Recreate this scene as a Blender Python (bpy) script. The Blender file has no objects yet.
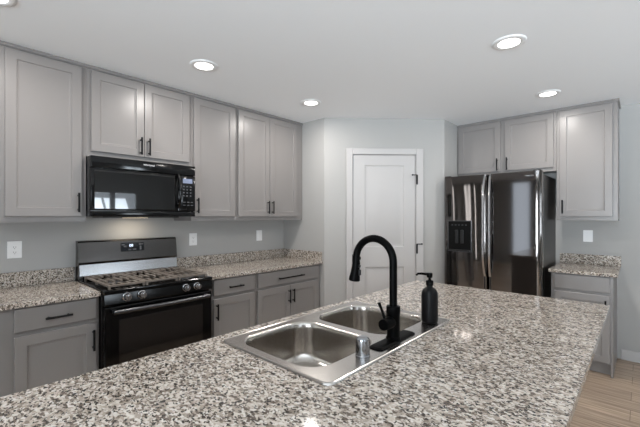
import bpy, bmesh, math, random
from mathutils import Vector, Matrix
random.seed(7)
S = bpy.context.scene
COL = S.collection
PI = math.pi

# ------------------------------------------------------------------ camera
cam_d = bpy.data.cameras.new('camera')
cam = bpy.data.objects.new('camera', cam_d); COL.objects.link(cam)
cam.location = (3.273, 0.0, 1.405)
cam.rotation_euler = (PI / 2, 0, math.radians(42.296))
cam_d.sensor_width = 36.0
cam_d.lens = 354.441 / 640 * 36
cam_d.shift_y = 0.0052
cam_d.clip_start = 0.02
S.camera = cam

# ------------------------------------------------------------------ light, exposure
S.view_settings.view_transform = 'Standard'
S.view_settings.look = 'None'
S.view_settings.exposure = -0.05
S.view_settings.gamma = 1.0
S.view_settings.use_curve_mapping = False
try:
    S.cycles.max_bounces = 10
    S.cycles.diffuse_bounces = 6
    S.cycles.sample_clamp_indirect = 4.0
    S.cycles.caustics_reflective = False
    S.cycles.caustics_refractive = False
    S.cycles.use_denoising = True
except Exception:
    pass
LAMP_W = 9.5          # each recessed ceiling lamp
WIN_W = 34.0           # daylight through each window
world = bpy.data.worlds.new('World'); S.world = world
world.use_nodes = True
wnt = world.node_tree
bg = wnt.nodes['Background']
bg.inputs['Color'].default_value = (0.80, 0.90, 1.0, 1)
bg.inputs['Strength'].default_value = 1.6

RX, RY, H = 7.2, -4.2, 2.5        # far right wall, rear wall, ceiling height
YW = 4.596                        # fridge wall
YR = 2.934                        # short return wall at the end of the range counter

def area(name, loc, rot, sx, sy, power, color):
    d = bpy.data.lights.new(name, 'AREA'); d.shape = 'RECTANGLE'
    d.size = sx; d.size_y = sy; d.energy = power; d.color = color
    o = bpy.data.objects.new(name, d); COL.objects.link(o)
    o.location = loc; o.rotation_euler = rot
    return o
# daylight that comes in at the living-room windows (lamps fill the openings)
WIN_R = [(-2.4, -0.4, 0.75, 2.05), (2.45, 2.99, 0.9, 2.02), (3.05, 3.58, 0.9, 2.02)]                  # on the right wall, the first added to keep the light level: y0, y1, z0, z1
WIN_B = [(-1.44, -1.24, 0.04, 2.45), (-0.73, -0.56, 0.04, 2.45), (0.35, 0.85, 0.12, 2.45), (3.0, 5.6, 0.1, 2.15)]                    # on the rear wall, the first two added to streak the fridge doors: x0, x1, z0, z1
UPLIGHT_W = 155.0       # added upward fill outside the windows, brightens the ceiling
TILT = math.radians(38)
for (a, b, c, d) in WIN_R:
    area('window_daylight', (RX + 0.10, (a + b) / 2, (c + d) / 2), (0, PI / 2, 0), d - c, b - a, WIN_W * 0.10 * (b - a), (0.80, 0.90, 1.0))
    o = area('added_uplight', (RX + 0.12 + (d - c) / 2 * math.sin(TILT), (a + b) / 2, (c + d) / 2), (0, PI / 2 + TILT, 0), d - c, b - a, UPLIGHT_W * 0.42 * (b - a), (0.80, 0.91, 1.0))  # unseen upward-tilted fill lamp, added for the ceiling
    o.data.spread = math.radians(95)
for k, (a, b, c, d) in enumerate(WIN_B):
    slim = k < 2; narrow = k < 3  # slim: added windows whose warm lamps draw streaks on the fridge
    pw = 5.0 if slim else (3.0 if narrow else WIN_W * (b - a) / 1.3)
    pc = (1.0, 0.93, 0.87) if slim else ((0.62, 0.78, 1.0) if narrow else (0.93, 0.97, 1.0))
    area('window_daylight', ((a + b) / 2, RY - 0.10, (c + d) / 2), (PI / 2, 0, 0), b - a, d - c, pw, pc)
    if narrow: continue
    o = area('added_uplight', ((a + b) / 2, RY - 0.12 - (d - c) / 2 * math.sin(TILT), (c + d) / 2), (PI / 2 + TILT, 0, 0), b - a, d - c, UPLIGHT_W * (b - a) * 0.97, (0.80, 0.91, 1.0))  # same added ceiling fill behind the wide rear window
    o.data.spread = math.radians(95)

# ------------------------------------------------------------------ materials
def lin(c):
    return c / 12.92 if c <= 0.04045 else ((c + 0.055) / 1.055) ** 2.4
def rgb(r, g, b):
    return (lin(r / 255), lin(g / 255), lin(b / 255), 1)

def mat(name, color, rough=0.5, metal=0.0, spec=0.5, bump=0.0, bscale=200.0, var=0.0, vscale=3.0, coat=0.0, aniso=0.0, emit=None, estr=0.0, stretch=None):
    m = bpy.data.materials.new(name); m.use_nodes = True
    nt = m.node_tree; b = nt.nodes['Principled BSDF']
    b.inputs['Base Color'].default_value = color
    b.inputs['Roughness'].default_value = rough
    b.inputs['Metallic'].default_value = metal
    b.inputs['Specular IOR Level'].default_value = spec
    b.inputs['Coat Weight'].default_value = coat
    b.inputs['Coat Roughness'].default_value = 0.05
    if aniso: b.inputs['Anisotropic'].default_value = aniso
    if emit:
        b.inputs['Emission Color'].default_value = emit
        b.inputs['Emission Strength'].default_value = estr
    tc = nt.nodes.new('ShaderNodeTexCoord')
    mp = nt.nodes.new('ShaderNodeMapping')
    nt.links.new(tc.outputs['Object'], mp.inputs['Vector'])
    if stretch: mp.inputs['Scale'].default_value = stretch
    if var:
        n = nt.nodes.new('ShaderNodeTexNoise'); n.inputs['Scale'].default_value = vscale
        n.inputs['Detail'].default_value = 3
        nt.links.new(mp.outputs['Vector'], n.inputs['Vector'])
        mx = nt.nodes.new('ShaderNodeMix'); mx.data_type = 'RGBA'
        mx.inputs['A'].default_value = tuple(c * (1 - var) for c in color[:3]) + (1,)
        mx.inputs['B'].default_value = tuple(min(1, c * (1 + var)) for c in color[:3]) + (1,)
        nt.links.new(n.outputs['Fac'], mx.inputs['Factor'])
        nt.links.new(mx.outputs['Result'], b.inputs['Base Color'])
    if bump:
        n2 = nt.nodes.new('ShaderNodeTexNoise'); n2.inputs['Scale'].default_value = bscale
        n2.inputs['Detail'].default_value = 2
        nt.links.new(mp.outputs['Vector'], n2.inputs['Vector'])
        bp = nt.nodes.new('ShaderNodeBump'); bp.inputs['Strength'].default_value = bump
        bp.inputs['Distance'].default_value = 0.002
        nt.links.new(n2.outputs['Fac'], bp.inputs['Height'])
        nt.links.new(bp.outputs['Normal'], b.inputs['Normal'])
    return m

def granite(name):
    m = bpy.data.materials.new(name); m.use_nodes = True
    nt = m.node_tree; b = nt.nodes['Principled BSDF']
    N = nt.nodes.new; L = nt.links.new
    tc = N('ShaderNodeTexCoord')
    nz = N('ShaderNodeTexNoise'); nz.inputs['Scale'].default_value = 90; nz.inputs['Detail'].default_value = 3
    L(tc.outputs['Object'], nz.inputs['Vector'])
    sub = N('ShaderNodeVectorMath'); sub.operation = 'SUBTRACT'; sub.inputs[1].default_value = (0.5, 0.5, 0.5)
    L(nz.outputs['Color'], sub.inputs[0])
    sc = N('ShaderNodeVectorMath'); sc.operation = 'SCALE'; sc.inputs['Scale'].default_value = 0.014
    L(sub.outputs[0], sc.inputs[0])
    ad = N('ShaderNodeVectorMath'); ad.operation = 'ADD'
    L(tc.outputs['Object'], ad.inputs[0]); L(sc.outputs[0], ad.inputs[1])
    def cells(scale, stops):
        v = N('ShaderNodeTexVoronoi'); v.inputs['Scale'].default_value = scale
        mp = N('ShaderNodeMapping'); mp.inputs['Scale'].default_value = (0.62, 1.0, 1.0)
        L(ad.outputs[0], mp.inputs['Vector']); L(mp.outputs['Vector'], v.inputs['Vector'])
        sp = N('ShaderNodeSeparateColor'); L(v.outputs['Color'], sp.inputs[0])
        r = N('ShaderNodeValToRGB'); r.color_ramp.interpolation = 'CONSTANT'
        el = r.color_ramp.elements
        el[0].position = 0.0; el[0].color = stops[0][1]
        el[1].position = stops[1][0]; el[1].color = stops[1][1]
        for p, c in stops[2:]:
            e = el.new(p); e.color = c
        L(sp.outputs[0], r.inputs[0])
        return r, sp
    r1, s1 = cells(120, [(0, rgb(96, 86, 77)), (.07, rgb(132, 121, 110)), (.22, rgb(166, 155, 144)), (.42, rgb(190, 180, 169)), (.68, rgb(204, 196, 186)), (.9, rgb(215, 209, 202))])
    r2, s2 = cells(200, [(0, rgb(60, 53, 48)), (.36, rgb(104, 94, 85)), (.62, rgb(162, 152, 142)), (.85, rgb(211, 206, 199))])
    big = N('ShaderNodeTexNoise'); big.inputs['Scale'].default_value = 28; big.inputs['Detail'].default_value = 3
    L(tc.outputs['Object'], big.inputs['Vector'])
    gt = N('ShaderNodeMath'); gt.operation = 'ADD'; L(s2.outputs[1], gt.inputs[0]); L(big.outputs['Fac'], gt.inputs[1])
    th = N('ShaderNodeMath'); th.operation = 'GREATER_THAN'; th.inputs[1].default_value = 1.08
    L(gt.outputs[0], th.inputs[0])
    mx = N('ShaderNodeMix'); mx.data_type = 'RGBA'
    L(th.outputs[0], mx.inputs['Factor']); L(r1.outputs['Color'], mx.inputs['A']); L(r2.outputs['Color'], mx.inputs['B'])
    L(mx.outputs['Result'], b.inputs['Base Color'])
    b.inputs['Roughness'].default_value = 0.08
    b.inputs['Specular IOR Level'].default_value = 0.5
    return m

def planks(name):
    m = bpy.data.materials.new(name); m.use_nodes = True
    nt = m.node_tree; b = nt.nodes['Principled BSDF']
    N = nt.nodes.new; L = nt.links.new
    tc = N('ShaderNodeTexCoord')
    br = N('ShaderNodeTexBrick'); br.offset = 0.37; br.offset_frequency = 2
    br.inputs['Scale'].default_value = 1.0
    br.inputs['Brick Width'].default_value = 1.22; br.inputs['Row Height'].default_value = 0.18
    br.inputs['Mortar Size'].default_value = 0.0018; br.inputs['Mortar Smooth'].default_value = 0.1
    br.inputs['Color1'].default_value = rgb(204, 182, 160); br.inputs['Color2'].default_value = rgb(184, 163, 143)
    br.inputs['Mortar'].default_value = rgb(122, 100, 81)
    L(tc.outputs['Object'], br.inputs['Vector'])
    mp = N('ShaderNodeMapping'); mp.inputs['Scale'].default_value = (2.2, 38, 1)
    L(tc.outputs['Object'], mp.inputs['Vector'])
    g = N('ShaderNodeTexNoise'); g.inputs['Scale'].default_value = 1.4; g.inputs['Detail'].default_value = 6; g.inputs['Distortion'].default_value = 0.6
    L(mp.outputs['Vector'], g.inputs['Vector'])
    r = N('ShaderNodeValToRGB'); r.color_ramp.elements[0].position = 0.3; r.color_ramp.elements[0].color = (0.5, 0.47, 0.44, 1)
    r.color_ramp.elements[1].position = 0.7; r.color_ramp.elements[1].color = (1.08, 1.08, 1.08, 1)
    L(g.outputs['Fac'], r.inputs[0])
    mx = N('ShaderNodeMix'); mx.data_type = 'RGBA'; mx.blend_type = 'MULTIPLY'; mx.inputs['Factor'].default_value = 1
    L(br.outputs['Color'], mx.inputs['A']); L(r.outputs['Color'], mx.inputs['B'])
    L(mx.outputs['Result'], b.inputs['Base Color'])
    b.inputs['Roughness'].default_value = 0.38
    return m

M = {}
M['wall'] = mat('wall_paint', rgb(171, 170, 168), 0.85, bump=0.12, bscale=160)
M['ceil'] = mat('ceiling_paint', rgb(247, 249, 251), 0.9, bump=0.12, bscale=120)
M['trim'] = mat('white_trim_paint', rgb(188, 186, 185), 0.45)
M['cab'] = mat('gray_cabinet_paint', rgb(133, 129, 127), 0.31, bump=0.02, bscale=300)
M['cabin'] = mat('cabinet_inside', rgb(120, 115, 110), 0.7)  # one even tone for cabinet interiors
M['granite'] = granite('speckled_granite')
M['floor'] = planks('wood_plank_floor')
M['black'] = mat('matte_black_metal', rgb(6, 6, 7), 0.42, 0.0, spec=0.2)
M['faucet'] = mat('matte_black_faucet', rgb(5, 5, 5), 0.42, 0.0, spec=0.05)
M['soap'] = mat('matte_black_bottle', rgb(9, 9, 10), 0.45, spec=0.18)
M['enamel'] = mat('gloss_black_enamel', rgb(7, 7, 8), 0.12, spec=0.35)
M['mwglass'] = mat('dark_glass', rgb(6, 7, 9), 0.02, spec=0.8, coat=0.6)
M['ovenglass'] = mat('oven_glass', rgb(30, 27, 25), 0.05, spec=0.6)
M['iron'] = mat('cast_iron', rgb(108, 99, 91), 0.42, 0.0, bump=0.15, bscale=260)
M['burner'] = mat('burner_cap_black', rgb(20, 20, 20), 0.5)
M['blksteel'] = mat('black_stainless', rgb(84, 81, 79), 0.2, 1.0, stretch=(220, 220, 1.5), bump=0.03, bscale=1.0)
M['fridge'] = mat('fridge_black_stainless', rgb(116, 112, 110), 0.055, 1.0)
M['fridgeside'] = mat('fridge_side_panel', rgb(52, 50, 49), 0.35, 0.6)
M['darkgap'] = mat('black_plastic', rgb(12, 12, 12), 0.45)
M['recess'] = mat('matte_black_recess', rgb(7, 7, 7), 0.6, spec=0.15)  # black plastic, darkened further for the shade of the uncut recess
M['steel'] = mat('brushed_stainless', rgb(186, 182, 178), 0.24, 1.0, stretch=(8, 260, 8), bump=0.03, bscale=1.0)
M['bowl'] = mat('sink_stainless', rgb(190, 185, 179), 0.2, 1.0)
M['silver'] = mat('satin_silver', rgb(190, 190, 192), 0.2, 1.0)
M['handlebar'] = mat('oven_handle_steel', rgb(92, 92, 95), 0.28, 1.0)
M['chrome'] = mat('chrome', rgb(160, 162, 166), 0.1, 1.0)
M['plate'] = mat('white_plastic', rgb(240, 240, 240), 0.35)
M['slot'] = mat('outlet_slot', rgb(60, 60, 60), 0.6)
M['lens'] = mat('lamp_lens', (1, 1, 1, 1), 0.5, emit=(1, 0.97, 0.93, 1), estr=6.0)
M['ring'] = mat('lamp_trim_white', rgb(240, 240, 240), 0.5)
M['digit'] = mat('display_digits', rgb(200, 220, 255), 0.5, emit=(0.75, 0.85, 1, 1), estr=1.6)
M['display'] = mat('display_black', rgb(14, 16, 22), 0.1)
M['lcd'] = mat('lit_blue_display', rgb(90, 98, 120), 0.3, emit=(0.55, 0.65, 0.9, 1), estr=0.28)
M['logo'] = mat('logo_silver', rgb(225, 225, 228), 0.35, 0.3)
M['print'] = mat('keypad_print', rgb(78, 80, 84), 0.5)
M['glass'] = mat('window_glass', (1, 1, 1, 1), 0.0)
gnt = M['glass'].node_tree
for n_ in list(gnt.nodes): gnt.nodes.remove(n_)
g_o = gnt.nodes.new('ShaderNodeOutputMaterial'); g_m = gnt.nodes.new('ShaderNodeMixShader')
g_t = gnt.nodes.new('ShaderNodeBsdfTransparent'); g_g = gnt.nodes.new('ShaderNodeBsdfGlossy'); g_g.inputs['Roughness'].default_value = 0.02
g_f = gnt.nodes.new('ShaderNodeFresnel'); g_f.inputs['IOR'].default_value = 1.3
gnt.links.new(g_f.outputs[0], g_m.inputs[0]); gnt.links.new(g_t.outputs[0], g_m.inputs[1]); gnt.links.new(g_g.outputs[0], g_m.inputs[2])
gnt.links.new(g_m.outputs[0], g_o.inputs['Surface'])
M['ground'] = mat('patio_concrete', rgb(190, 188, 184), 0.9, var=0.1)

# ------------------------------------------------------------------ helpers
def finish(name, bm, m, parent=None, smooth=35):
    me = bpy.data.meshes.new(name)
    bmesh.ops.recalc_face_normals(bm, faces=bm.faces)
    bm.to_mesh(me); bm.free()
    if m: me.materials.append(m)
    if smooth:
        for p in me.polygons: p.use_smooth = True
        me.set_sharp_from_angle(angle=math.radians(smooth))
    o = bpy.data.objects.new(name, me); COL.objects.link(o)
    if parent: o.parent = parent
    return o

def merge(bm, tmp, mtx=None):
    if mtx is not None: bmesh.ops.transform(tmp, matrix=mtx, verts=tmp.verts)
    me = bpy.data.meshes.new('tmp'); tmp.to_mesh(me); tmp.free()
    bm.from_mesh(me); bpy.data.meshes.remove(me)

def box(bm, x0, x1, y0, y1, z0, z1, bev=0.0, seg=2, mtx=None):
    t = bmesh.new()
    vs = [t.verts.new((x, y, z)) for x in (x0, x1) for y in (y0, y1) for z in (z0, z1)]
    for f in ((0, 1, 3, 2), (4, 6, 7, 5), (0, 4, 5, 1), (2, 3, 7, 6), (0, 2, 6, 4), (1, 5, 7, 3)):
        t.faces.new([vs[i] for i in f])
    bmesh.ops.recalc_face_normals(t, faces=t.faces)
    if bev:
        bmesh.ops.bevel(t, geom=list(t.edges), offset=bev, segments=seg, affect='EDGES', profile=0.5)
    merge(bm, t, mtx)
    return bm

def loft(bm, rings, closed=True, cap0=True, cap1=True):
    vr = [[bm.verts.new(p) for p in r] for r in rings]
    n = len(vr[0])
    for a, b in zip(vr[:-1], vr[1:]):
        for i in range(n if closed else n - 1):
            j = (i + 1) % n
            bm.faces.new((a[i], a[j], b[j], b[i]))
    if cap0: bm.faces.new(list(reversed(vr[0])))
    if cap1: bm.faces.new(vr[-1])
    return vr

def lathe(bm, prof, center=(0, 0, 0), axis='z', n=32, mtx=None):
    t = bmesh.new(); rings = []
    for r, z in prof:
        r = max(r, 0.0002)
        rings.append([(r * math.cos(2 * PI * i / n), r * math.sin(2 * PI * i / n), z) for i in range(n)])
    loft(t, rings)
    if axis == 'x': R = Matrix.Rotation(PI / 2, 4, 'Y')
    elif axis == 'y': R = Matrix.Rotation(-PI / 2, 4, 'X')
    elif axis == '-y': R = Matrix.Rotation(PI / 2, 4, 'X')
    else: R = Matrix.Identity(4)
    mm = Matrix.Translation(center) @ R
    if mtx is not None: mm = mtx @ mm
    merge(bm, t, mm)
    return bm

def tube(bm, pts, rad, n=16, flat=None):
    pts = [Vector(p) for p in pts]
    rads = rad if isinstance(rad, (list, tuple)) else [rad] * len(pts)
    t = bmesh.new(); rings = []; up = None
    for i, p in enumerate(pts):
        d = (pts[min(i + 1, len(pts) - 1)] - pts[max(i - 1, 0)]).normalized()
        if up is None:
            up = Vector((0, 0, 1)) if abs(d.z) < 0.9 else Vector((0, 1, 0))
        s = d.cross(up).normalized(); up = s.cross(d).normalized()
        k = flat or 1.0
        rings.append([tuple(p + s * rads[i] * math.cos(2 * PI * a / n) + up * rads[i] * k * math.sin(2 * PI * a / n)) for a in range(n)])
    loft(t, rings); merge(bm, t)
    return bm

def rrect(x0, x1, y0, y1, r, z, n=6):
    out = []
    for cx, cy, a0 in ((x1 - r, y1 - r, 0), (x0 + r, y1 - r, PI / 2), (x0 + r, y0 + r, PI), (x1 - r, y0 + r, 1.5 * PI)):
        for i in range(n + 1):
            a = a0 + i / n * PI / 2
            out.append((cx + r * math.cos(a), cy + r * math.sin(a), z))
    return out

def thing(name, label, cat, loc=(0, 0, 0), rotz=0.0, group=None):
    o = bpy.data.objects.new(name, None); COL.objects.link(o)
    o.location = loc; o.rotation_euler = (0, 0, rotz)
    o.empty_display_size = 0.1
    o['label'] = label; o['category'] = cat
    if group: o['group'] = group
    return o

def struct(name, bm, m, parent=None, smooth=0):
    o = finish(name, bm, m, parent, smooth)
    if parent is None: o['kind'] = 'structure'
    return o

def dup(o, parent=None):
    c = o.copy(); COL.objects.link(c); c.parent = parent
    for ch in list(o.children): dup(ch, c)
    return c

def text_mesh(txt, size, depth=0.0006):
    cu = bpy.data.curves.new('lettering', 'FONT'); cu.body = txt; cu.size = size
    cu.extrude = depth; cu.align_x = 'CENTER'; cu.align_y = 'CENTER'
    o = bpy.data.objects.new('lettering', cu); COL.objects.link(o)
    dg = bpy.context.evaluated_depsgraph_get()
    me = bpy.data.meshes.new_from_object(o.evaluated_get(dg))
    bpy.data.objects.remove(o); bpy.data.curves.remove(cu)
    return me

def lettering(name, txt, size, x, y, z, m, parent, depth=0.0006):
    """text standing upright in the plane facing local -y"""
    me = text_mesh(txt, size, depth)
    me.transform(Matrix.Translation((x, y, z)) @ Matrix.Rotation(PI / 2, 4, 'X'))
    me.materials.clear(); me.materials.append(m)
    o = bpy.data.objects.new(name, me); COL.objects.link(o); o.parent = parent
    return o

# ------------------------------------------------------------------ room shell
b = bmesh.new(); box(b, -2.3, RX + 0.1, RY - 0.1, YW + 0.1, -0.06, 0)
struct('floor', b, M['floor'])
b = bmesh.new(); box(b, -2.3, RX + 0.1, RY - 0.1, YW + 0.1, H, H + 0.08)
struct('ceiling', b, M['ceil'])
DX, DY = 0.669, YR                    # where the angled pantry wall starts
EX = 1.625                            # and where it ends
EY = YR + (EX - DX)
b = bmesh.new(); box(b, 0, DX, YR, YR + 0.09, 0, H)
struct('wall_return', b, M['wall'])
b = bmesh.new(); box(b, EX - 0.09, EX, EY, YW + 0.1, 0, H)
struct('wall_alcove', b, M['wall'])
b = bmesh.new(); box(b, EX, RX + 0.1, YW, YW + 0.1, 0, H)
struct('wall_back', b, M['wall'])
# angled wall with the door opening (local x along the wall, -y towards the room)
wl = (EX - DX) * math.sqrt(2)
AN = Matrix.Translation((DX, DY, 0)) @ Matrix.Rotation(PI / 4, 4, 'Z')
O0, O1, OT = 0.300, 1.040, 2.108
b = bmesh.new()
box(b, 0, O0, 0, 0.10, 0, H); box(b, O1, wl, 0, 0.10, 0, H); box(b, O0, O1, 0, 0.10, OT, H)
o = struct('wall_pantry', b, M['wall']); o.matrix_world = AN

def wall_holes(name, axis, pos, a0, a1, holes):
    b = bmesh.new()
    def bb(u0, u1, z0, z1):
        if u1 - u0 < 1e-4 or z1 - z0 < 1e-4: return
        if axis == 'x': box(b, pos, pos + 0.1, u0, u1, z0, z1)
        elif axis == 'xl': box(b, pos - 0.1, pos, u0, u1, z0, z1)
        else: box(b, u0, u1, pos - 0.1, pos, z0, z1)
    cur = a0
    for (h0, h1, z0, z1) in sorted(holes):
        bb(cur, h0, 0, H); bb(h0, h1, 0, z0); bb(h0, h1, z1, H); cur = h1
    bb(cur, a1, 0, H)
    struct(name, b, M['wall'])
wall_holes('wall_right', 'x', RX, RY - 0.1, YW, WIN_R)
b = bmesh.new(); box(b, -0.1, 0, -0.45, YW + 0.1, 0, H)
struct('wall_left', b, M['wall'])
b = bmesh.new(); box(b, -2.3, -0.1, -0.45, -0.35, 0, H)  # added jog: widens the unseen room so slim windows mirror in the fridge
struct('wall_jog', b, M['wall'])
b = bmesh.new(); box(b, -2.3, -2.2, RY - 0.1, -0.45, 0, H)
struct('wall_far_left', b, M['wall'])
wall_holes('wall_rear', 'y', RY, -2.2, RX, WIN_B)
k = 0
for axis, hs in (('x', WIN_R), ('y', WIN_B)):
    for (a, c, z0, z1) in hs:
        k += 1
        b = bmesh.new(); g = bmesh.new(); t = 0.05 if c - a > 0.6 else 0.025
        def bb(bm_, u0, u1, za, zb, d0, d1):
            if axis == 'x': box(bm_, RX + d0, RX + d1, u0, u1, za, zb)
            elif axis == 'xl': box(bm_, -d1 + 0.02, -d0 + 0.005, u0, u1, za, zb)
            else: box(bm_, u0, u1, RY - d1, RY - d0, za, zb)
        bb(b, a, a + t, z0, z1, 0.01, 0.08); bb(b, c - t, c, z0, z1, 0.01, 0.08)
        bb(b, a + t, c - t, z0, z0 + t, 0.01, 0.08); bb(b, a + t, c - t, z1 - t, z1, 0.01, 0.08)
        mid = (a + c) / 2
        if axis == 'xl': pass
        elif axis == 'x': bb(b, a + t, c - t, (z0 + z1) / 2 - 0.02, (z0 + z1) / 2 + 0.02, 0.02, 0.07)
        elif c - a > 1: bb(b, mid - 0.03, mid + 0.03, z0 + t, z1 - t, 0.02, 0.07)
        w = struct('window_%d' % k, b, M['trim'])
        bb(g, a + t, c - t, z0 + t, z1 - t, 0.043, 0.047)
        finish('pane', g, M['glass'], w, 0)
b = bmesh.new(); box(b, 3.118, RX, YW - 0.014, YW, 0, 0.10, 0.003)
struct('baseboard_back', b, M['trim'])
b = bmesh.new(); box(b, 0.0, 0.238, -0.014, 0, 0, 0.10, 0.003); box(b, 1.112, wl, -0.014, 0, 0, 0.10, 0.003)
o = struct('baseboard_pantry', b, M['trim']); o.matrix_world = AN

# ------------------------------------------------------------------ pantry door
def panel_rings(x0, x1, z0, z1, steps, y):
    """rings for a moulded panel: (inset, depth) pairs; front faces -y, depth goes +y"""
    return [[(x0 + i, y + d, z0 + i), (x1 - i, y + d, z0 + i), (x1 - i, y + d, z1 - i), (x0 + i, y + d, z1 - i)] for i, d in steps]

sl0, sl1, st = 0.316, 1.024, 2.094
b = bmesh.new(); yb, yf = 0.040, 0.004
ps0, ps1 = 0.452, 0.893
rails = [(0.012, 0.24), (0.845, 1.068), (1.978, st)]
box(b, sl0, ps0, yf, yb, 0.012, st); box(b, ps1, sl1, yf, yb, 0.012, st)
for z0, z1 in rails: box(b, ps0, ps1, yf, yb, z0, z1)
for z0, z1 in ((0.24, 0.845), (1.068, 1.978)):
    loft(b, panel_rings(ps0, ps1, z0, z1, [(0, 0), (0.006, 0.007), (0.022, 0.010), (0.034, 0.010), (0.055, 0.004)], yf), cap0=False)
door = struct('door_1', b, M['trim'], smooth=20); door.matrix_world = AN
b = bmesh.new()
cw = 0.066
def casing(bm, x0, x1, z0, z1):
    box(bm, x0, x1, -0.018, 0, z0, z1, 0.004)
casing(b, 0.243, 0.312, 0, 2.165); casing(b, 1.028, 1.108, 0, 2.165)
box(b, 0.312, 1.028, -0.018, 0, 2.100, 2.165, 0.004)
box(b, O0, 0.313, 0, 0.1, 0, OT); box(b, 1.027, O1, 0, 0.1, 0, OT); box(b, 0.313, 1.027, 0, 0.1, 2.097, OT)
finish('door_casing', b, M['trim'], door, 0)
for z in (1.82, 1.05, 0.27):
    b = bmesh.new()
    lathe(b, [(0.006, -0.055), (0.0085, -0.05), (0.0085, 0.05), (0.006, 0.055)], (1.034, -0.022, z), n=14)
    box(b, 1.024, 1.034, -0.0225, -0.0185, z - 0.05, z + 0.05)
    if z > 0.5:
        s = -1 if z > 1.5 else 1
        tube(b, [(1.034, -0.022, z + 0.052), (1.034 + s * 0.05, -0.024, z + 0.052)], 0.005, 8)
        lathe(b, [(0.009, -0.006), (0.009, 0.006)], (1.034 + s * 0.052, -0.024, z + 0.052), 'y', 12)
    h = finish('hinge', b, M['black'], door); h['label'] = 'black hinge'
b = bmesh.new()
lathe(b, [(0.0, 0.0), (0.031, 0.0), (0.031, 0.006), (0.011, 0.012), (0.011, 0.03), (0.024, 0.036), (0.028, 0.05), (0.022, 0.062), (0.0, 0.066)], (0.372, yf, 0.95), '-y', 24)
k2_ = bmesh.new(); box(k2_, 0.3065, 0.3135, -0.0192, -0.0175, 0.90, 0.99)
stp = finish('strike_plate', k2_, M['black'], door, 0); stp['label'] = 'black strike plate on the casing'
kn = finish('door_knob', b, M['black'], door); kn['label'] = 'black round knob'

# ------------------------------------------------------------------ cabinets
def shaker(bm, x0, x1, z0, z1, y, th=0.019, stile=0.058):
    """five-piece door: y is its front plane (faces -y)"""
    e = 0.0025
    steps = [(0, th), (0, e), (e, 0), (stile - 0.002, 0), (stile, 0.0015), (stile + 0.002, 0.0075), (stile + 0.012, 0.0085), (stile + 0.014, 0.0095)]
    loft(bm, panel_rings(x0, x1, z0, z1, steps, y))
def flat_front(bm, x0, x1, z0, z1, y, th=0.019):
    e = 0.003
    loft(bm, panel_rings(x0, x1, z0, z1, [(0, th), (0, e), (e, 0)], y))
def bar_pull(cx, cz, length, vertical, y):
    b = bmesh.new(); r = 0.0068; off = 0.03
    h = length / 2; q = h - 0.018
    if vertical:
        tube(b, [(cx, y - off, cz - h), (cx, y - off, cz + h)], r, 12)
        for s in (-q, q): tube(b, [(cx, y, cz + s), (cx, y - off, cz + s)], r * 0.85, 10)
    else:
        tube(b, [(cx - h, y - off, cz), (cx + h, y - off, cz)], r, 12)
        for s in (-q, q): tube(b, [(cx + s, y, cz), (cx + s, y - off, cz)], r * 0.85, 10)
    return b
DT = 0.019
def add_door(root, x0, x1, z0, z1, yface, hx, hz, hl=0.135):
    b = bmesh.new(); shaker(b, x0, x1, z0, z1, yface - DT - 0.002)
    d = finish('door', b, M['cab'], root, 25)
    h = finish('handle', bar_pull(hx, hz, hl, True, yface - DT - 0.002), M['black'], d); h['label'] = 'black bar pull'
    return d
def add_drawer(root, x0, x1, z0, z1, yface, hl):
    b = bmesh.new(); flat_front(b, x0, x1, z0, z1, yface - DT - 0.002)
    d = finish('drawer', b, M['cab'], root, 25)
    if hl:
        h = finish('handle', bar_pull((x0 + x1) / 2, (z0 + z1) / 2 - 0.008, hl, False, yface - DT - 0.002), M['black'], d); h['label'] = 'black bar pull'
    return d
def carcass(bm, w, d, z0, z1, stiles, rails, t=0.016):
    """open-backed box with a face frame; front plane at y = -d"""
    box(bm, 0, t, -d + 0.019, -0.002, z0, z1); box(bm, w - t, w, -d + 0.019, -0.002, z0, z1)
    box(bm, t, w - t, -d + 0.019, -0.002, z0 + 0.012, z0 + 0.028); box(bm, t, w - t, -d + 0.019, -0.002, z1 - t, z1)
    box(bm, t, w - t, -0.010, -0.002, z0 + 0.028, z1 - t)
    for x0, x1 in stiles: box(bm, x0, x1, -d, -d + 0.019, z0, z1)
    xs = sorted(stiles)
    for (a, c) in zip(xs[:-1], xs[1:]):
        for r0, r1 in rails: box(bm, a[1], c[0], -d, -d + 0.019, r0, r1)

def face_stiles(w, doors):
    ds = sorted((d[0], d[1]) for d in doors)
    out = [(0, ds[0][0] + 0.02)]
    for p, q in zip(ds[:-1], ds[1:]):
        if q[0] - p[1] > 0.01: out.append((p[1] - 0.02, q[0] + 0.02))
    out.append((ds[-1][1] - 0.02, w))
    return out
UB, UT, UD = 1.370, 2.478, 0.325
def upper(label, loc, rot, w, z0, doors, group):
    root = thing('upper_cabinet', label, 'cabinet', loc, rot, group)
    b = bmesh.new()
    stiles = face_stiles(w, doors)
    carcass(b, w, UD, z0, UT, stiles, [(z0, z0 + 0.05), (UT - 0.05, UT)])
    finish('cabinet_box', b, M['cab'], root, 0)
    for (x0, x1, hx, hz) in doors:
        add_door(root, x0, x1, z0 + 0.038, UT - 0.018, -UD, hx, hz)
    return root
R90 = PI / 2
GU = 'gray wall cabinets above the range counter'
def upL(label, y0, y1, z0, doors):
    return upper(label, (0, y0, 0), R90, y1 - y0, z0, [(a - y0, c - y0, h - y0, hz) for a, c, h, hz in doors], GU)
upL('tall single-door gray wall cabinet left of the microwave, above the double wall outlet', 0.255, 0.749, UB, [(0.311, 0.720, 0.697, 1.505)])
upL('short two-door gray wall cabinet directly above the black microwave', 0.751, 1.544, 1.842, [(0.778, 1.143, 1.115, 1.960), (1.147, 1.522, 1.177, 1.960)])
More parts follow.
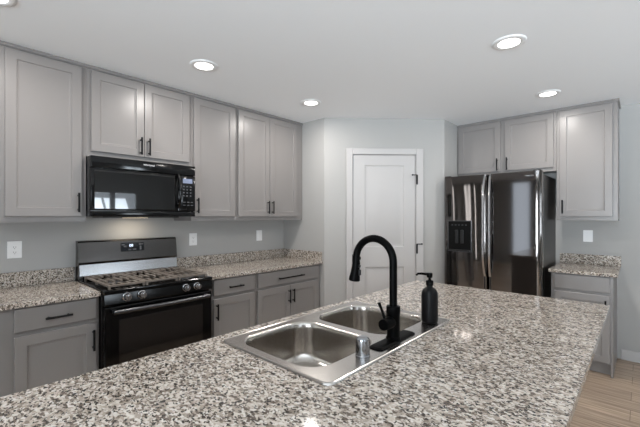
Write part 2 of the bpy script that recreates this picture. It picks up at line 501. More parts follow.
upL('tall single-door gray wall cabinet right beside the microwave', 1.546, 2.014, UB, [(1.567, 1.995, 1.595, 1.505)])
upL('tall two-door gray wall cabinet in the corner beside the pantry wall', 2.016, 2.932, UB, [(2.034, 2.426, 2.398, 1.505), (2.430, 2.833, 2.458, 1.505)])
GF = 'gray wall cabinets on the refrigerator wall'
def upB(label, x0, x1, z0, doors):
    return upper(label, (x0, YW, 0), 0, x1 - x0, z0, [(a - x0, c - x0, h - x0, hz) for a, c, h, hz in doors], GF)
upB('short gray two-door wall cabinet above the refrigerator', 1.628, 2.628, 1.872, [(1.645, 2.104, 2.078, 1.985), (2.150, 2.606, 2.176, 1.985)])
upB('tall single-door gray wall cabinet right of the refrigerator above the small counter', 2.630, 3.104, UB, [(2.655, 3.068, 2.683, 1.505)])
# scribe moulding along the cabinet tops
def moulding(name, x0, x1, mtx, endret=0):
    b = bmesh.new()
    prof = [(-UD, UT - 0.004), (-UD - 0.012, UT - 0.004), (-UD - 0.012, UT + 0.004), (-UD - 0.006, UT + 0.009), (-UD - 0.006, H - 0.001), (-UD, H - 0.001)]
    loft(b, [[(x0, y, z) for y, z in prof], [(x1, y, z) for y, z in prof]])
    if endret:
        prof2 = [(x1 - 0.012 + (-UD - y) , z) for y, z in prof]
        loft(b, [[(x, -UD + 0.0, z) for x, z in prof2], [(x, -0.002, z) for x, z in prof2]])
    o = struct(name, b, M['cab']); o.matrix_world = mtx
moulding('trim_1', 0.255, 2.932, Matrix.Rotation(R90, 4, 'Z'))
moulding('trim_2', 1.628, 3.116, Matrix.Translation((0, YW, 0)), 1)

BD, BT = 0.605, 0.884
def base(label, loc, rot, w, drawer, doors, hl, group, fill_r=0.0, endpanel=False):
    root = thing('base_cabinet', label, 'cabinet', loc, rot, group)
    b = bmesh.new()
    z0 = 0.11
    stiles = face_stiles(w, doors)
    carcass(b, w, BD, z0, BT, stiles, [(z0, z0 + 0.04), (0.70, 0.745), (BT - 0.04, BT)])
    finish('cabinet_box', b, M['cab'], root, 0)
    b = bmesh.new(); box(b, 0.002, w - 0.002, -BD + 0.075, -BD + 0.09, 0, z0)
    if endpanel: box(b, w - 0.018, w, -BD, -0.002, 0, z0)
    finish('toe_kick', b, M['cab'], root, 0)
    add_drawer(root, drawer[0], drawer[1], 0.739, 0.874, -BD, hl)
    for x0, x1, hx in doors: add_door(root, x0, x1, 0.125, 0.711, -BD, hx, 0.607)
    return root
GB = 'gray base cabinets along the range wall'
def baseL(label, y0, y1, dr, doors, hl, fr=0.0):
    return base(label, (0, y0, 0), R90, y1 - y0, (dr[0] - y0, dr[1] - y0), [(a - y0, c - y0, h - y0) for a, c, h in doors], hl, GB, fr)
baseL('gray base cabinet left of the black range, one drawer over one door', 0.232, 0.752, (0.322, 0.735), [(0.322, 0.735, 0.712)], 0.135)
baseL('narrow gray base cabinet right beside the range, one drawer over one door', 1.546, 2.034, (1.592, 2.014), [(1.592, 2.014, 1.617)], 0.145)
baseL('wide gray base cabinet in the corner, long drawer pull over two doors', 2.036, 2.932, (2.057, 2.876), [(2.057, 2.464, 2.438), (2.468, 2.876, 2.494)], 0.34, 0.02)
r = base('gray base cabinet right of the refrigerator, below the small counter', (2.628, YW, 0), 0, 0.458, (0.026, 0.437), [(0.026, 0.437, 0.407)], 0, 'gray base cabinet on the refrigerator wall', endpanel=True)

# ------------------------------------------------------------------ counters
def top_slab(bm, x0, x1, y0, y1, z0=0.884, z1=0.914):
    box(bm, x0, x1, y0, y1, z0, z1, 0.003, 2)
b = bmesh.new(); top_slab(b, 0.001, 0.648, 0.215, 0.752)
box(b, 0.001, 0.021, 0.215, 0.752, 0.914, 1.016, 0.002)
o = finish('countertop', b, M['granite'], None, 15); o['label'] = 'speckled granite countertop left of the range with low backsplash'; o['category'] = 'countertop'
b = bmesh.new(); top_slab(b, 0.001, 0.648, 1.546, 2.932)
box(b, 0.001, 0.021, 1.546, 2.932, 0.914, 1.016, 0.002); box(b, 0.021, 0.640, 2.912, 2.932, 0.914, 1.016, 0.002)
o = finish('countertop', b, M['granite'], None, 15); o['label'] = 'long speckled granite countertop right of the range, running into the corner'; o['category'] = 'countertop'
b = bmesh.new(); top_slab(b, 2.612, 3.118, YW - 0.648, YW - 0.001)
box(b, 2.612, 3.118, YW - 0.021, YW - 0.001, 0.914, 1.016, 0.002)
o = finish('countertop', b, M['granite'], None, 15); o['label'] = 'small speckled granite countertop right of the refrigerator with low backsplash'; o['category'] = 'countertop'

# island
IX0, IX1, IY0, IY1 = 1.978, 3.14, -0.55, 2.536
SX0, SX1, SY0, SY1 = 2.042, 2.608, 0.768, 1.655       # sink rim outline
isl = thing('kitchen_island', 'large kitchen island with speckled granite top holding the double sink', 'island', ((IX0 + IX1) / 2, (IY0 + IY1) / 2, 0))
ox, oy = isl.location.x, isl.location.y
b = bmesh.new()
xs = [IX0, SX0 + 0.02, SX1 - 0.02, IX1]; ys = [IY0, SY0 + 0.02, SY1 - 0.02, IY1]
def slab_hole(bm, xs, ys, z0, z1):
    t = bmesh.new(); V = {}
    for i, x in enumerate(xs):
        for j, y in enumerate(ys):
            for k_, z in enumerate((z0, z1)): V[i, j, k_] = t.verts.new((x - ox, y - oy, z))
    for i in range(3):
        for j in range(3):
            if i == 1 and j == 1: continue
            for k_ in (0, 1): t.faces.new((V[i, j, k_], V[i + 1, j, k_], V[i + 1, j + 1, k_], V[i, j + 1, k_]))
    def side(a, c): t.faces.new((V[a[0], a[1], 0], V[c[0], c[1], 0], V[c[0], c[1], 1], V[a[0], a[1], 1]))
    for i in range(3): side((i, 0), (i + 1, 0)); side((i, 3), (i + 1, 3)); side((0, i), (0, i + 1)); side((3, i), (3, i + 1))
    side((1, 1), (2, 1)); side((1, 2), (2, 2)); side((1, 1), (1, 2)); side((2, 1), (2, 2))
    bmesh.ops.recalc_face_normals(t, faces=t.faces)
    ed = [e for e in t.edges if len(e.link_faces) == 2 and e.calc_face_angle(0) > 1 and all(abs(v.co.x + ox - xs[0]) < 1e-5 or abs(v.co.x + ox - xs[3]) < 1e-5 or abs(v.co.y + oy - ys[0]) < 1e-5 or abs(v.co.y + oy - ys[3]) < 1e-5 for v in e.verts)]
    bmesh.ops.bevel(t, geom=ed, offset=0.003, segments=2, affect='EDGES', profile=0.5)
    merge(bm, t)
slab_hole(b, xs, ys, 0.884, 0.914)
finish('countertop', b, M['granite'], isl, 15)
b = bmesh.new()
bx0, bx1, by0, by1 = IX0 + 0.03 - ox, IX1 - 0.30 - ox, IY0 + 0.03 - oy, IY1 - 0.03 - oy
box(b, bx0, bx0 + 0.02, by0, by1, 0.1, 0.884); box(b, bx1 - 0.02, bx1, by0, by1, 0, 0.884)
box(b, bx0 + 0.02, bx1 - 0.02, by0, by0 + 0.02, 0.0, 0.884); box(b, bx0 + 0.02, bx1 - 0.02, by1 - 0.02, by1, 0.0, 0.884)
box(b, bx0 + 0.07, bx0 + 0.09, by0 + 0.02, by1 - 0.02, 0, 0.1); box(b, bx0 + 0.09, bx1 - 0.02, by0 + 0.02, by1 - 0.02, 0.1, 0.118)
finish('island_base', b, M['cab'], isl, 0)

# ------------------------------------------------------------------ sink
ZS = 0.9145
sink = thing('kitchen_sink', 'stainless steel double-bowl drop-in sink set into the island', 'sink', ((SX0 + SX1) / 2, (SY0 + SY1) / 2, 0.914))
sx, sy, sz = sink.location
def loc3(ring): return [(x - sx, y - sy, z - sz) for x, y, z in ring]
NB = [(2.086, 2.516, 0.804, 1.190), (2.086, 2.516, 1.232, 1.614)]
b = bmesh.new()
ztop = ZS + 0.006
outer = loc3(rrect(SX0 + 0.010, SX1 - 0.010, SY0 + 0.010, SY1 - 0.010, 0.022, ztop))
loops = [outer] + [loc3(rrect(*q, 0.095, ztop, 10)) for q in NB]
edges = []
for lp in loops:
    vs = [b.verts.new(p) for p in lp]
    for i in range(len(vs)): edges.append(b.edges.new((vs[i], vs[(i + 1) % len(vs)])))
bmesh.ops.triangle_fill(b, use_beauty=True, use_dissolve=False, edges=edges)
o1 = [(0.010, 0.006), (0.006, 0.0072), (0.003, 0.0055), (0.0, 0.0005)]
loft(b, [loc3(rrect(SX0 + i, SX1 - i, SY0 + i, SY1 - i, 0.032 - i, ZS + z)) for i, z in o1], cap0=False, cap1=False)
bmesh.ops.remove_doubles(b, verts=b.verts, dist=0.0004)
finish('sink_rim', b, M['steel'], sink, 11)
for q in NB:
    b = bmesh.new()
    st_ = [(0, ztop), (0.003, ztop - 0.001), (0.006, ztop - 0.005), (0.008, ztop - 0.012), (0.010, ztop - 0.03), (0.016, ztop - 0.13), (0.020, ztop - 0.150), (0.030, ztop - 0.166), (0.046, ztop - 0.174), (0.075, ztop - 0.177), (0.12, ztop - 0.180)]
    loft(b, [loc3(rrect(q[0] + i, q[1] - i, q[2] + i, q[3] - i, max(0.095 - i * 0.5, 0.03), z, 10)) for i, z in st_], cap0=False)
    finish('bowl', b, M['bowl'], sink, 50)
    cx, cy = (q[0] + q[1]) / 2 - sx, (q[2] + q[3]) / 2 - sy
    b = bmesh.new(); zz = ztop - 0.180 - sz
    lathe(b, [(0.056, zz + 0.0005), (0.055, zz + 0.003), (0.044, zz + 0.003), (0.040, zz + 0.0012), (0.014, zz + 0.0012), (0.012, zz + 0.006), (0.0, zz + 0.007)], (cx, cy, 0), n=28)
    finish('drain', b, M['chrome'], sink)

# faucet
fz = ztop + 0.0003
fau = thing('kitchen_faucet', 'matte black gooseneck pull-down faucet standing behind the double sink', 'faucet', (2.550, 1.222, fz))
b = bmesh.new()
pl = []
def plate_ring(ins, z):
    return rrect(-0.029 + ins, 0.029 - ins, -0.134 + ins * 1.6, 0.134 - ins * 1.6, 0.016 - ins * 0.5, z, 6)
loft(b, [plate_ring(0, 0), plate_ring(0, 0.0035), plate_ring(0.005, 0.0075), plate_ring(0.012, 0.009)])
finish('deck_plate', b, M['faucet'], fau, 15)
b = bmesh.new()
lathe(b, [(0.029, 0.008), (0.029, 0.012), (0.0255, 0.016), (0.0262, 0.106), (0.0272, 0.108), (0.0272, 0.132), (0.0262, 0.135), (0.016, 0.136)], n=32)
finish('body', b, M['faucet'], fau)
b = bmesh.new()
pts = [(0, 0, 0.134), (0, 0, 0.20), (0, 0, 0.25), (0, 0, 0.29)]
R_ = 0.090; cz = 0.304
for i in range(0, 27):
    a = i / 26 * math.radians(188)
    pts.append((-R_ + R_ * math.cos(a), 0, cz + R_ * math.sin(a) * 1.02))
tube(b, pts, 0.0152, 18)
finish('neck', b, M['faucet'], fau, 60)
ex, _, ez = pts[-1]
b = bmesh.new()
dr = Vector((-0.14, 0, -1)).normalized()
def hp(t): return (ex + dr.x * t, 0, ez + dr.z * t)
tube(b, [hp(-0.002), hp(0.0), hp(0.004), hp(0.022), hp(0.045), hp(0.068), hp(0.078), hp(0.080)], [0.0145, 0.0165, 0.017, 0.0172, 0.0195, 0.0235, 0.0242, 0.022], 22)
sp = finish('spray_head', b, M['faucet'], fau, 50)
b = bmesh.new(); box(b, ex + 0.013, ex + 0.022, -0.006, 0.006, ez - 0.055, ez - 0.030, 0.003)
box(b, ex + 0.010, ex + 0.020, -0.005, 0.005, ez - 0.022, ez - 0.010, 0.002)
finish('spray_button', b, M['darkgap'], sp)
b = bmesh.new()
lathe(b, [(0.021, 0.015), (0.0225, 0.024), (0.0225, 0.070), (0.021, 0.074), (0.0, 0.075)], (0, 0, 0.076), '-y', 28)
lv = finish('handle_hub', b, M['faucet'], fau)
b = bmesh.new(); tube(b, [(0.0, -0.058, 0.084), (-0.010, -0.062, 0.122), (-0.022, -0.069, 0.157)], [0.0058, 0.0052, 0.0062], 12)
finish('lever', b, M['faucet'], lv)

# air gap cap
ag = thing('air_gap_cap', 'small chrome air gap cap on the sink deck beside the faucet', 'air gap', (2.550, 1.016, fz))
b = bmesh.new()
lathe(b, [(0.0, 0), (0.0258, 0), (0.0258, 0.004), (0.0245, 0.005), (0.0245, 0.052), (0.023, 0.060), (0.017, 0.065), (0.0, 0.066)], n=36)
finish('cap', b, M['chrome'], ag)
b = bmesh.new(); box(b, -0.0256, -0.0236, -0.006, 0.006, 0.016, 0.044, 0.0006)
finish('vent_slot', b, M['slot'], ag)

# soap bottle
sp_ = thing('soap_dispenser', 'black matte soap pump bottle on the sink deck right of the faucet', 'soap dispenser', (2.549, 1.545, fz))
b = bmesh.new()
lathe(b, [(0.0, 0), (0.030, 0), (0.0345, 0.003), (0.0365, 0.009), (0.037, 0.02), (0.037, 0.125), (0.0355, 0.138), (0.030, 0.150), (0.021, 0.158), (0.0145, 0.162), (0.013, 0.168), (0.013, 0.172), (0.0, 0.172)], n=40)
finish('bottle', b, M['soap'], sp_, 50)
b = bmesh.new()
lathe(b, [(0.0, 0.170), (0.0165, 0.170), (0.0168, 0.188), (0.0155, 0.191), (0.008, 0.193), (0.006, 0.196), (0.006, 0.204), (0.0125, 0.206), (0.0135, 0.222), (0.012, 0.226), (0.0, 0.227)], n=28)
pm = finish('pump', b, M['faucet'], sp_)
b = bmesh.new(); tube(b, [(-0.006, 0, 0.219), (-0.04, 0, 0.219), (-0.058, 0, 0.217), (-0.066, 0, 0.209)], [0.0068, 0.0055, 0.0048, 0.0045], 12)
finish('spout', b, M['faucet'], pm, 60)

# ------------------------------------------------------------------ range (local: x along wall, -y to the room)
W_ = 0.774
rg = thing('gas_range', 'black and stainless freestanding gas range between the gray base cabinets', 'range', (0, 0.758, 0), R90)
b = bmesh.new()
box(b, 0, W_, -0.655, -0.01, 0.09, 0.895, 0.003)
for xx in (0.05, W_ - 0.05):
    for yy in (-0.60, -0.06): lathe(b, [(0.02, 0.0), (0.02, 0.09)], (xx, yy, 0), n=12)
bd = finish('body', b, M['enamel'], rg, 15)
b = bmesh.new()
box(b, -0.003, W_ + 0.003, -0.700, -0.012, 0.895, 0.922, 0.006, 3)
finish('cooktop', b, M['enamel'], rg, 15)
# control panel
b = bmesh.new()
prof = [(-0.655, 0.820), (-0.700, 0.822), (-0.703, 0.830), (-0.695, 0.893), (-0.655, 0.894)]
loft(b, [[(0.0, y, z) for y, z in prof], [(W_, y, z) for y, z in prof]])
cp = finish('control_panel', b, M['enamel'], rg, 15)
for yk in (0.893, 0.990, 1.311, 1.401):
    xk = yk - 0.758
    b = bmesh.new()
    lathe(b, [(0.0, -0.004), (0.028, -0.004), (0.028, 0.003), (0.0245, 0.005), (0.0225, 0.030), (0.020, 0.034), (0.0, 0.034)], (xk, -0.699, 0.866), '-y', 28)
    kb = finish('knob', b, M['silver'], cp)
    b = bmesh.new(); box(b, xk - 0.005, xk + 0.005, -0.739, -0.7315, 0.846, 0.886, 0.002)
    finish('knob_grip', b, M['silver'], kb)
# oven door
b = bmesh.new()
box(b, 0.004, W_ - 0.004, -0.702, -0.657, 0.265, 0.812, 0.006, 2)
od = finish('oven_door', b, M['enamel'], rg, 15)
b = bmesh.new(); box(b, 0.085, W_ - 0.085, -0.7045, -0.700, 0.36, 0.72, 0.0015)
finish('oven_window', b, M['ovenglass'], od, 15)
b = bmesh.new()
hp_ = []
for i in range(21):
    t = i / 20
    hp_.append((0.045 + (W_ - 0.09) * t, -0.738 - 0.016 * math.sin(PI * t), 0.782))
tube(b, hp_, 0.0145, 14)
for xx in (0.055, W_ - 0.055): box(b, xx - 0.012, xx + 0.012, -0.738, -0.700, 0.771, 0.793, 0.003)
finish('oven_handle', b, M['handlebar'], od, 50)
b = bmesh.new(); box(b, 0.004, W_ - 0.004, -0.698, -0.657, 0.095, 0.258, 0.005)
finish('drawer', b, M['enamel'], rg, 15)
# backguard
b = bmesh.new()
prof = [(-0.012, 0.922), (-0.105, 0.922), (-0.092, 1.030), (-0.096, 1.040), (-0.098, 1.052), (-0.078, 1.205), (-0.070, 1.214), (-0.055, 1.218), (-0.012, 1.218)]
loft(b, [[(0.002, y, z) for y, z in prof], [(W_ - 0.002, y, z) for y, z in prof]])
bgd = finish('backguard', b, M['blksteel'], rg, 15)
b = bmesh.new()
prof = [(-0.104, 0.952), (-0.1095, 0.952), (-0.0975, 1.034), (-0.092, 1.034)]
loft(b, [[(0.006, y, z) for y, z in prof], [(W_ - 0.006, y, z) for y, z in prof]])
bs_ = finish('steel_strip', b, M['silver'], bgd, 15); bs_['label'] = 'bright steel strip'
def bgy(z): return -0.098 + (z - 1.052) * (0.020 / 0.153)
tilt = math.atan(0.020 / 0.153)
b = bmesh.new(); 
x0, x1 = 0.300, 0.486; zc = 1.153
T = Matrix.Translation(((x0 + x1) / 2, bgy(zc), zc)) @ Matrix.Rotation(-tilt, 4, 'X')
box(b, -0.093, 0.093, -0.003, 0.002, -0.036, 0.036, 0.0015, 2, T)
dp = finish('display_panel', b, M['display'], bgd, 15)
me = text_mesh('00', 0.030, 0.0004); me.transform(T @ Matrix.Translation((-0.012, -0.0034, 0.010)) @ Matrix.Rotation(PI / 2, 4, 'X'))
me.materials.clear(); me.materials.append(M['digit']); o = bpy.data.objects.new('clock_digits', me); COL.objects.link(o); o.parent = dp
for xx, zz, w2, h2 in ((-0.075, 0.02, 0.012, 0.004), (-0.06, 0.006, 0.01, 0.006), (-0.025, -0.022, 0.012, 0.005), (0.012, -0.022, 0.014, 0.005), (0.058, 0.02, 0.008, 0.008), (0.075, 0.02, 0.01, 0.005), (0.062, -0.012, 0.007, 0.016)):
    b = bmesh.new(); box(b, xx - w2, xx + w2, -0.0037, -0.0032, zz - h2, zz + h2, 0, 2, T)
    finish('touch_key', b, M['print'], dp, 0)
# burners and grates
for (xx, yy, rr) in ((0.165, -0.52, 0.045), (0.165, -0.24, 0.036), (0.387, -0.38, 0.05), (0.609, -0.52, 0.036), (0.609, -0.24, 0.042)):
    b = bmesh.new()
    lathe(b, [(0.0, 0.9225), (rr + 0.012, 0.9225), (rr + 0.010, 0.927), (rr - 0.004, 0.929), (rr, 0.930), (rr, 0.934), (rr - 0.006, 0.936), (0.0, 0.9365)], (xx, yy, 0), n=28)
    finish('burner', b, M['burner'], rg)
def grate(x0, x1):
    b = bmesh.new(); zt = 0.951; zb = 0.938; y0, y1 = -0.672, -0.128; w = 0.018
    box(b, x0, x1, y0, y0 + w, zb, zt, 0.002); box(b, x0, x1, y1 - w, y1, zb, zt, 0.002)
    box(b, x0, x0 + w, y0 + w, y1 - w, zb, zt, 0.002); box(b, x1 - w, x1, y0 + w, y1 - w, zb, zt, 0.002)
    n = 5
    for i in range(1, n):
        xx = x0 + (x1 - x0) * i / n
        box(b, xx - 0.009, xx + 0.009, y0 + w, y0 + 0.10, zb, zt, 0.002)
        box(b, xx - 0.009, xx + 0.009, y1 - 0.10, y1 - w, zb, zt, 0.002)
        box(b, xx - 0.009, xx + 0.009, (y0 + y1) / 2 - 0.085, (y0 + y1) / 2 + 0.085, zb, zt, 0.002)
    for yy in (y0 + 0.10, (y0 + y1) / 2, y1 - 0.10):
        box(b, x0 + w, x0 + 0.075, yy - 0.010, yy + 0.010, zb, zt, 0.002); box(b, x1 - 0.075, x1 - w, yy - 0.010, yy + 0.010, zb, zt, 0.002)
    box(b, x0 + w, x1 - w, (y0 + y1) / 2 - 0.006, (y0 + y1) / 2 + 0.006, zb, zt, 0.002)
    for xx in (x0 + 0.008, x1 - 0.008):
        for yy in (y0 + 0.008, y1 - 0.008, (y0 + y1) / 2): box(b, xx - 0.007, xx + 0.007, yy - 0.007, yy + 0.007, 0.922, zb + 0.002, 0.001)
    finish('grate', b, M['iron'], rg, 15)
grate(0.030, 0.265); grate(0.270, 0.504); grate(0.509, 0.744)

# ------------------------------------------------------------------ microwave
mw = thing('microwave', 'black over-the-range microwave hanging below the short wall cabinet', 'microwave', (0, 0.754, 0), R90)
MWW = 0.784
b = bmesh.new(); box(b, 0.0, MWW, -0.385, -0.004, 1.408, 1.838, 0.004)
finish('casing', b, M['enamel'], mw, 15)
b = bmesh.new(); box(b, 0.10, 0.36, -0.33, -0.08, 1.398, 1.4075, 0.002); box(b, 0.42, 0.68, -0.33, -0.08, 1.398, 1.4075, 0.002)
finish('vent_filter', b, M['fridgeside'], mw, 15)
b = bmesh.new(); box(b, 0.0, 0.630, -0.420, -0.386, 1.452, 1.752, 0.005, 3)
md = finish('microwave_door', b, M['enamel'], mw, 15)
b = bmesh.new(); box(b, 0.022, 0.604, -0.4225, -0.418, 1.462, 1.738, 0.002)
finish('door_window', b, M['mwglass'], md, 15)
b = bmesh.new(); box(b, 0.0, MWW, -0.420, -0.386, 1.756, 1.838, 0.005, 3); box(b, 0.0, MWW, -0.420, -0.386, 1.408, 1.448, 0.005, 3)
tg = finish('vent_trim', b, M['enamel'], mw, 15)
lettering('logo', 'Whirlpool', 0.020, 0.396, -0.4203, 1.808, M['logo'], tg)
b = bmesh.new(); box(b, 0.634, MWW, -0.420, -0.386, 1.452, 1.752, 0.005, 3)
kp = finish('keypad_panel', b, M['enamel'], mw, 15)
b = bmesh.new(); box(b, 0.672, 0.756, -0.4212, -0.4195, 1.688, 1.726, 0.0005); finish('display', b, M['lcd'], kp, 0)
keys = [(0.680 + i * 0.030, 1.66 - j * 0.026, 0.007, 0.005) for i in range(3) for j in range(4)]
keys += [(xx, zz, 0.010, 0.003) for xx in (0.685, 0.720, 0.752) for zz in (1.528, 1.503)]
for xx, zz, w2, h2 in keys:
    b = bmesh.new(); box(b, xx - w2, xx + w2, -0.4206, -0.4198, zz - h2, zz + h2)
    finish('key', b, M['print'], kp, 0)
b = bmesh.new()
pts = []
for i in range(17):
    t = i / 16
    pts.append((0.630, -0.424 - 0.040 * math.sin(PI * t) ** 0.6, 1.482 + 0.27 * t))
tube(b, pts, 0.0125, 14)
finish('door_handle', b, M['enamel'], md, 60)
# cooktop lamp under the microwave
b = bmesh.new(); box(b, 0.30, 0.48, -0.19, -0.13, 1.3955, 1.398, 0.001)
M['cooklens'] = mat('cooktop_lamp_lens', (1, 1, 1, 1), 0.4, emit=(1, 0.78, 0.5, 1), estr=1.5)
finish('cooktop_lamp', b, M['cooklens'], mw, 0)
d = bpy.data.lights.new('cooktop_lamp_light', 'AREA'); d.shape = 'RECTANGLE'; d.size = 0.18; d.size_y = 0.045; d.energy = 0.9; d.color = (1, 0.86, 0.68)
o = bpy.data.objects.new('cooktop_lamp_light', d); COL.objects.link(o); o.parent = mw; o.location = (0.39, -0.16, 1.393)

# ------------------------------------------------------------------ refrigerator (local: x along the fridge wall, -y to the room, origin on the wall)
FX0, FX1 = 1.652, 2.582
fr = thing('refrigerator', 'black stainless side-by-side refrigerator in the alcove beside the pantry wall', 'refrigerator', (FX0, YW, 0))
FW = FX1 - FX0
b = bmesh.new(); box(b, 0.006, FW - 0.006, -0.700, -0.03, 0.03, 1.815, 0.006)
for xx in (0.06, FW - 0.06):
    for yy in (-0.62, -0.10): lathe(b, [(0.022, 0), (0.022, 0.03)], (xx, yy, 0), n=12)
finish('fridge_body', b, M['fridgeside'], fr, 15)
b = bmesh.new(); box(b, 0.01, FW - 0.01, -0.735, -0.702, 0.03, 0.105, 0.004)
finish('base_grille', b, M['darkgap'], fr, 15)
YF = -0.796          # front of the doors
def fdoor(x0, x1, wave=0.0, name='fridge_door'):
    w = x1 - x0; n = 64; r = 0.034; rings = []
    for k_ in range(17):
        z = 0.115 + (1.838 - 0.115) * k_ / 16
        xc_ = 0.140 + 0.05 * (1.838 - z) + 0.008 * math.sin(z * 5)
        prof = [(x1, -0.706), (x1, YF + 0.036)]
        r1 = r if wave else 0.055
        for i in range(1, 9):
            a = i / 9 * PI / 2
            prof.append((x1 - r1 + r1 * math.cos(a), YF + 0.036 - 0.032 * math.sin(a)))
        for i in range(0, n + 1):
            t = i / n; xx = x1 - r1 - (w - r - r1) * t
            fade = min(1, t * 8, (1 - t) * 8)
            prof.append((xx, YF + 0.004 + fade * wave * math.sin(2 * PI * (xx - xc_) / 0.225)))
        for i in range(1, 9):
            a = PI / 2 + i / 9 * PI / 2
            prof.append((x0 + r + r * math.cos(a), YF + 0.036 - 0.032 * math.sin(a)))
        prof += [(x0, YF + 0.036), (x0, -0.706)]
        rings.append([(x, y, z) for x, y in prof])
    b = bmesh.new()
    loft(b, rings)
    return finish(name, b, M['fridge'], fr, 40)
xm = 2.110 - FX0
fd1 = fdoor(0.0, xm - 0.003, 0.0009); fd2 = fdoor(xm + 0.003, FW)
fd1['label'] = 'left door with ice and water dispenser'
b = bmesh.new()
box(b, 0.010, 0.07, -0.780, -0.66, 1.8385, 1.848, 0.003)
finish('hinge_cover', b, M['darkgap'], fr, 15)
b = bmesh.new(); box(b, FW - 0.07, FW - 0.010, -0.780, -0.66, 1.8385, 1.848, 0.003)
finish('hinge_cover', b, M['darkgap'], fr, 15)
def fhandle(xc, par, s):
    b = bmesh.new(); n = 26; z0, z1 = 0.80, 1.822
    rings = []
    for i in range(n + 1):
        t = i / n; z = z0 + (z1 - z0) * t
        bow = min(1, math.sin(PI * t) * 1.9) ** 0.7 if 0 < t < 1 else 0
        y = YF + 0.006 - 0.052 * bow
        hw = 0.013
        xo = xc + s * 0.006 * (1 - bow)
        rings.append([(xo - hw, y + 0.006, z), (xo - hw * 0.7, y - 0.006, z), (xo + hw * 0.7, y - 0.006, z), (xo + hw, y + 0.006, z), (xo + hw * 0.7, y + 0.010, z), (xo - hw * 0.7, y + 0.010, z)])
    loft(b, rings)
    h = finish('handle', b, M['silver'], par, 40); h['label'] = 'curved silver bar handle'
fhandle(xm - 0.030, fd1, 1); fhandle(xm + 0.030, fd2, -1)
# dispenser
b = bmesh.new()
dx0, dx1, dz0, dz1 = 1.703 - FX0, 1.953 - FX0, 1.033, 1.365
yd = YF + 0.002
for (x0, x1, z0, z1) in ((dx0, dx0 + 0.008, dz0, dz1), (dx1 - 0.008, dx1, dz0, dz1), (dx0 + 0.008, dx1 - 0.008, dz0, dz0 + 0.008), (dx0 + 0.008, dx1 - 0.008, dz1 - 0.008, dz1)):
    box(b, x0, x1, yd - 0.005, yd + 0.010, z0, z1)
ds = finish('dispenser_frame', b, M['handlebar'], fd1, 0)
b = bmesh.new(); box(b, dx0 + 0.008, dx1 - 0.008, yd - 0.0035, yd + 0.004, dz1 - 0.085, dz1 - 0.008)
finish('dispenser_controls', b, M['recess'], fd1, 0)
b = bmesh.new(); box(b, dx0 + 0.008, dx1 - 0.008, yd - 0.001, yd + 0.004, dz0 + 0.008, dz1 - 0.085)
finish('dispenser_recess_shade', b, M['recess'], fd1, 0)  # flat black panel, the hollow's shade is put into its colour
b = bmesh.new()
for i in range(5): box(b, dx0 + 0.04 + i * 0.036, dx0 + 0.058 + i * 0.036, yd - 0.0042, yd - 0.003, dz1 - 0.050, dz1 - 0.044)
finish('control_icons', b, M['print'], fd1, 0)
b = bmesh.new(); xcd = (dx0 + dx1) / 2
box(b, xcd - 0.045, xcd - 0.012, yd - 0.012, yd - 0.0005, dz0 + 0.09, dz1 - 0.10, 0.004); box(b, xcd + 0.012, xcd + 0.045, yd - 0.012, yd - 0.0005, dz0 + 0.09, dz1 - 0.10, 0.004)
box(b, dx0 + 0.012, dx1 - 0.012, yd - 0.022, yd - 0.0005, dz0 + 0.010, dz0 + 0.022, 0.002)
finish('dispenser_paddle', b, M['darkgap'], fd1, 15)
lettering('logo', 'Whirlpool', 0.018, FW - 0.10, YF + 0.0015, 1.795, M['silver'], fd2, 0.0012)

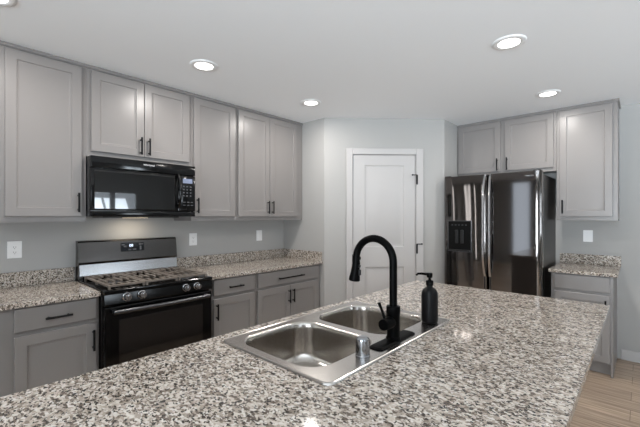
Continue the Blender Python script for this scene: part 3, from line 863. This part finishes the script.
# ------------------------------------------------------------------ outlets and switches
def wall_plate(name, label, cat, loc, rot, w, kind, group=None):
    root = thing(name, label, cat, loc, rot, group)
    b = bmesh.new(); box(b, -w / 2, w / 2, -0.006, -0.0005, -0.060, 0.060, 0.0022)
    finish('cover_plate', b, M['plate'], root, 15)
    for xc in ([0] if w < 0.1 else [-0.024, 0.024]):
        if kind == 'rocker' or (w >= 0.1 and xc > 0):
            b = bmesh.new(); box(b, xc - 0.0165, xc + 0.0165, -0.0085, -0.0055, -0.033, 0.033, 0.0012)
            finish('rocker', b, M['plate'], root, 15)
        else:
            b = bmesh.new(); box(b, xc - 0.0165, xc + 0.0165, -0.0075, -0.0055, -0.034, 0.034, 0.0012)
            f_ = finish('receptacle', b, M['plate'], root, 15)
            b = bmesh.new()
            for zc in (-0.018, 0.018):
                for dx_ in (-0.006, 0.006): box(b, xc + dx_ - 0.001, xc + dx_ + 0.001, -0.0079, -0.0074, zc - 0.004, zc + 0.005)
                box(b, xc - 0.002, xc + 0.002, -0.0079, -0.0074, zc - 0.012, zc - 0.008)
            finish('slots', b, M['slot'], f_, 0)
    return root
GO = 'white wall plates above the counters'
wall_plate('wall_outlet', 'white outlet plate on the wall left of the range', 'outlet', (0, 0.399, 1.173), R90, 0.080, 'outlet', GO)
wall_plate('wall_outlet', 'white outlet plate on the wall just right of the range', 'outlet', (0, 1.739, 1.184), R90, 0.080, 'outlet', GO)
wall_plate('wall_switch', 'white rocker switch plate on the wall below the corner wall cabinet', 'switch', (0, 2.552, 1.190), R90, 0.080, 'rocker', GO)
wall_plate('wall_switch', 'white rocker switch plate on the wall right of the refrigerator', 'switch', (2.854, YW, 1.206), 0, 0.080, 'rocker', GO)

# ------------------------------------------------------------------ ceiling lights
def ceiling_light(x, y, label):
    root = thing('ceiling_light', label, 'ceiling light', (x, y, H), 0, 'recessed ceiling lights')
    b = bmesh.new()
    lathe(b, [(0.098, -0.0005), (0.096, -0.005), (0.088, -0.008), (0.068, -0.010), (0.063, -0.007), (0.063, -0.0005)], n=40)
    finish('trim_ring', b, M['ring'], root, 50)
    b = bmesh.new(); lathe(b, [(0.0, -0.001), (0.0625, -0.001), (0.0625, -0.0065), (0.0, -0.0068)], n=40)
    finish('lens', b, M['lens'], root, 50)
    d = bpy.data.lights.new('downlight', 'AREA'); d.shape = 'DISK'; d.size = 0.124; d.energy = LAMP_W; d.color = (1.0, 0.95, 0.90)
    o = bpy.data.objects.new('downlight', d); COL.objects.link(o); o.parent = root; o.location = (0, 0, -0.0108)
    return root
for (x, y, lab) in [
        (0.905, 0.200, 'round recessed ceiling light cut off at the top left corner'),
        (0.930, 1.330, 'round recessed ceiling light above the range and microwave'),
        (0.926, 2.451, 'round recessed ceiling light nearest the corner wall cabinet'),
        (2.654, 2.440, 'round recessed ceiling light above the far end of the island, largest in view'),
        (2.653, 3.686, 'round recessed ceiling light in front of the refrigerator wall cabinets')]:
    ceiling_light(x, y, lab)
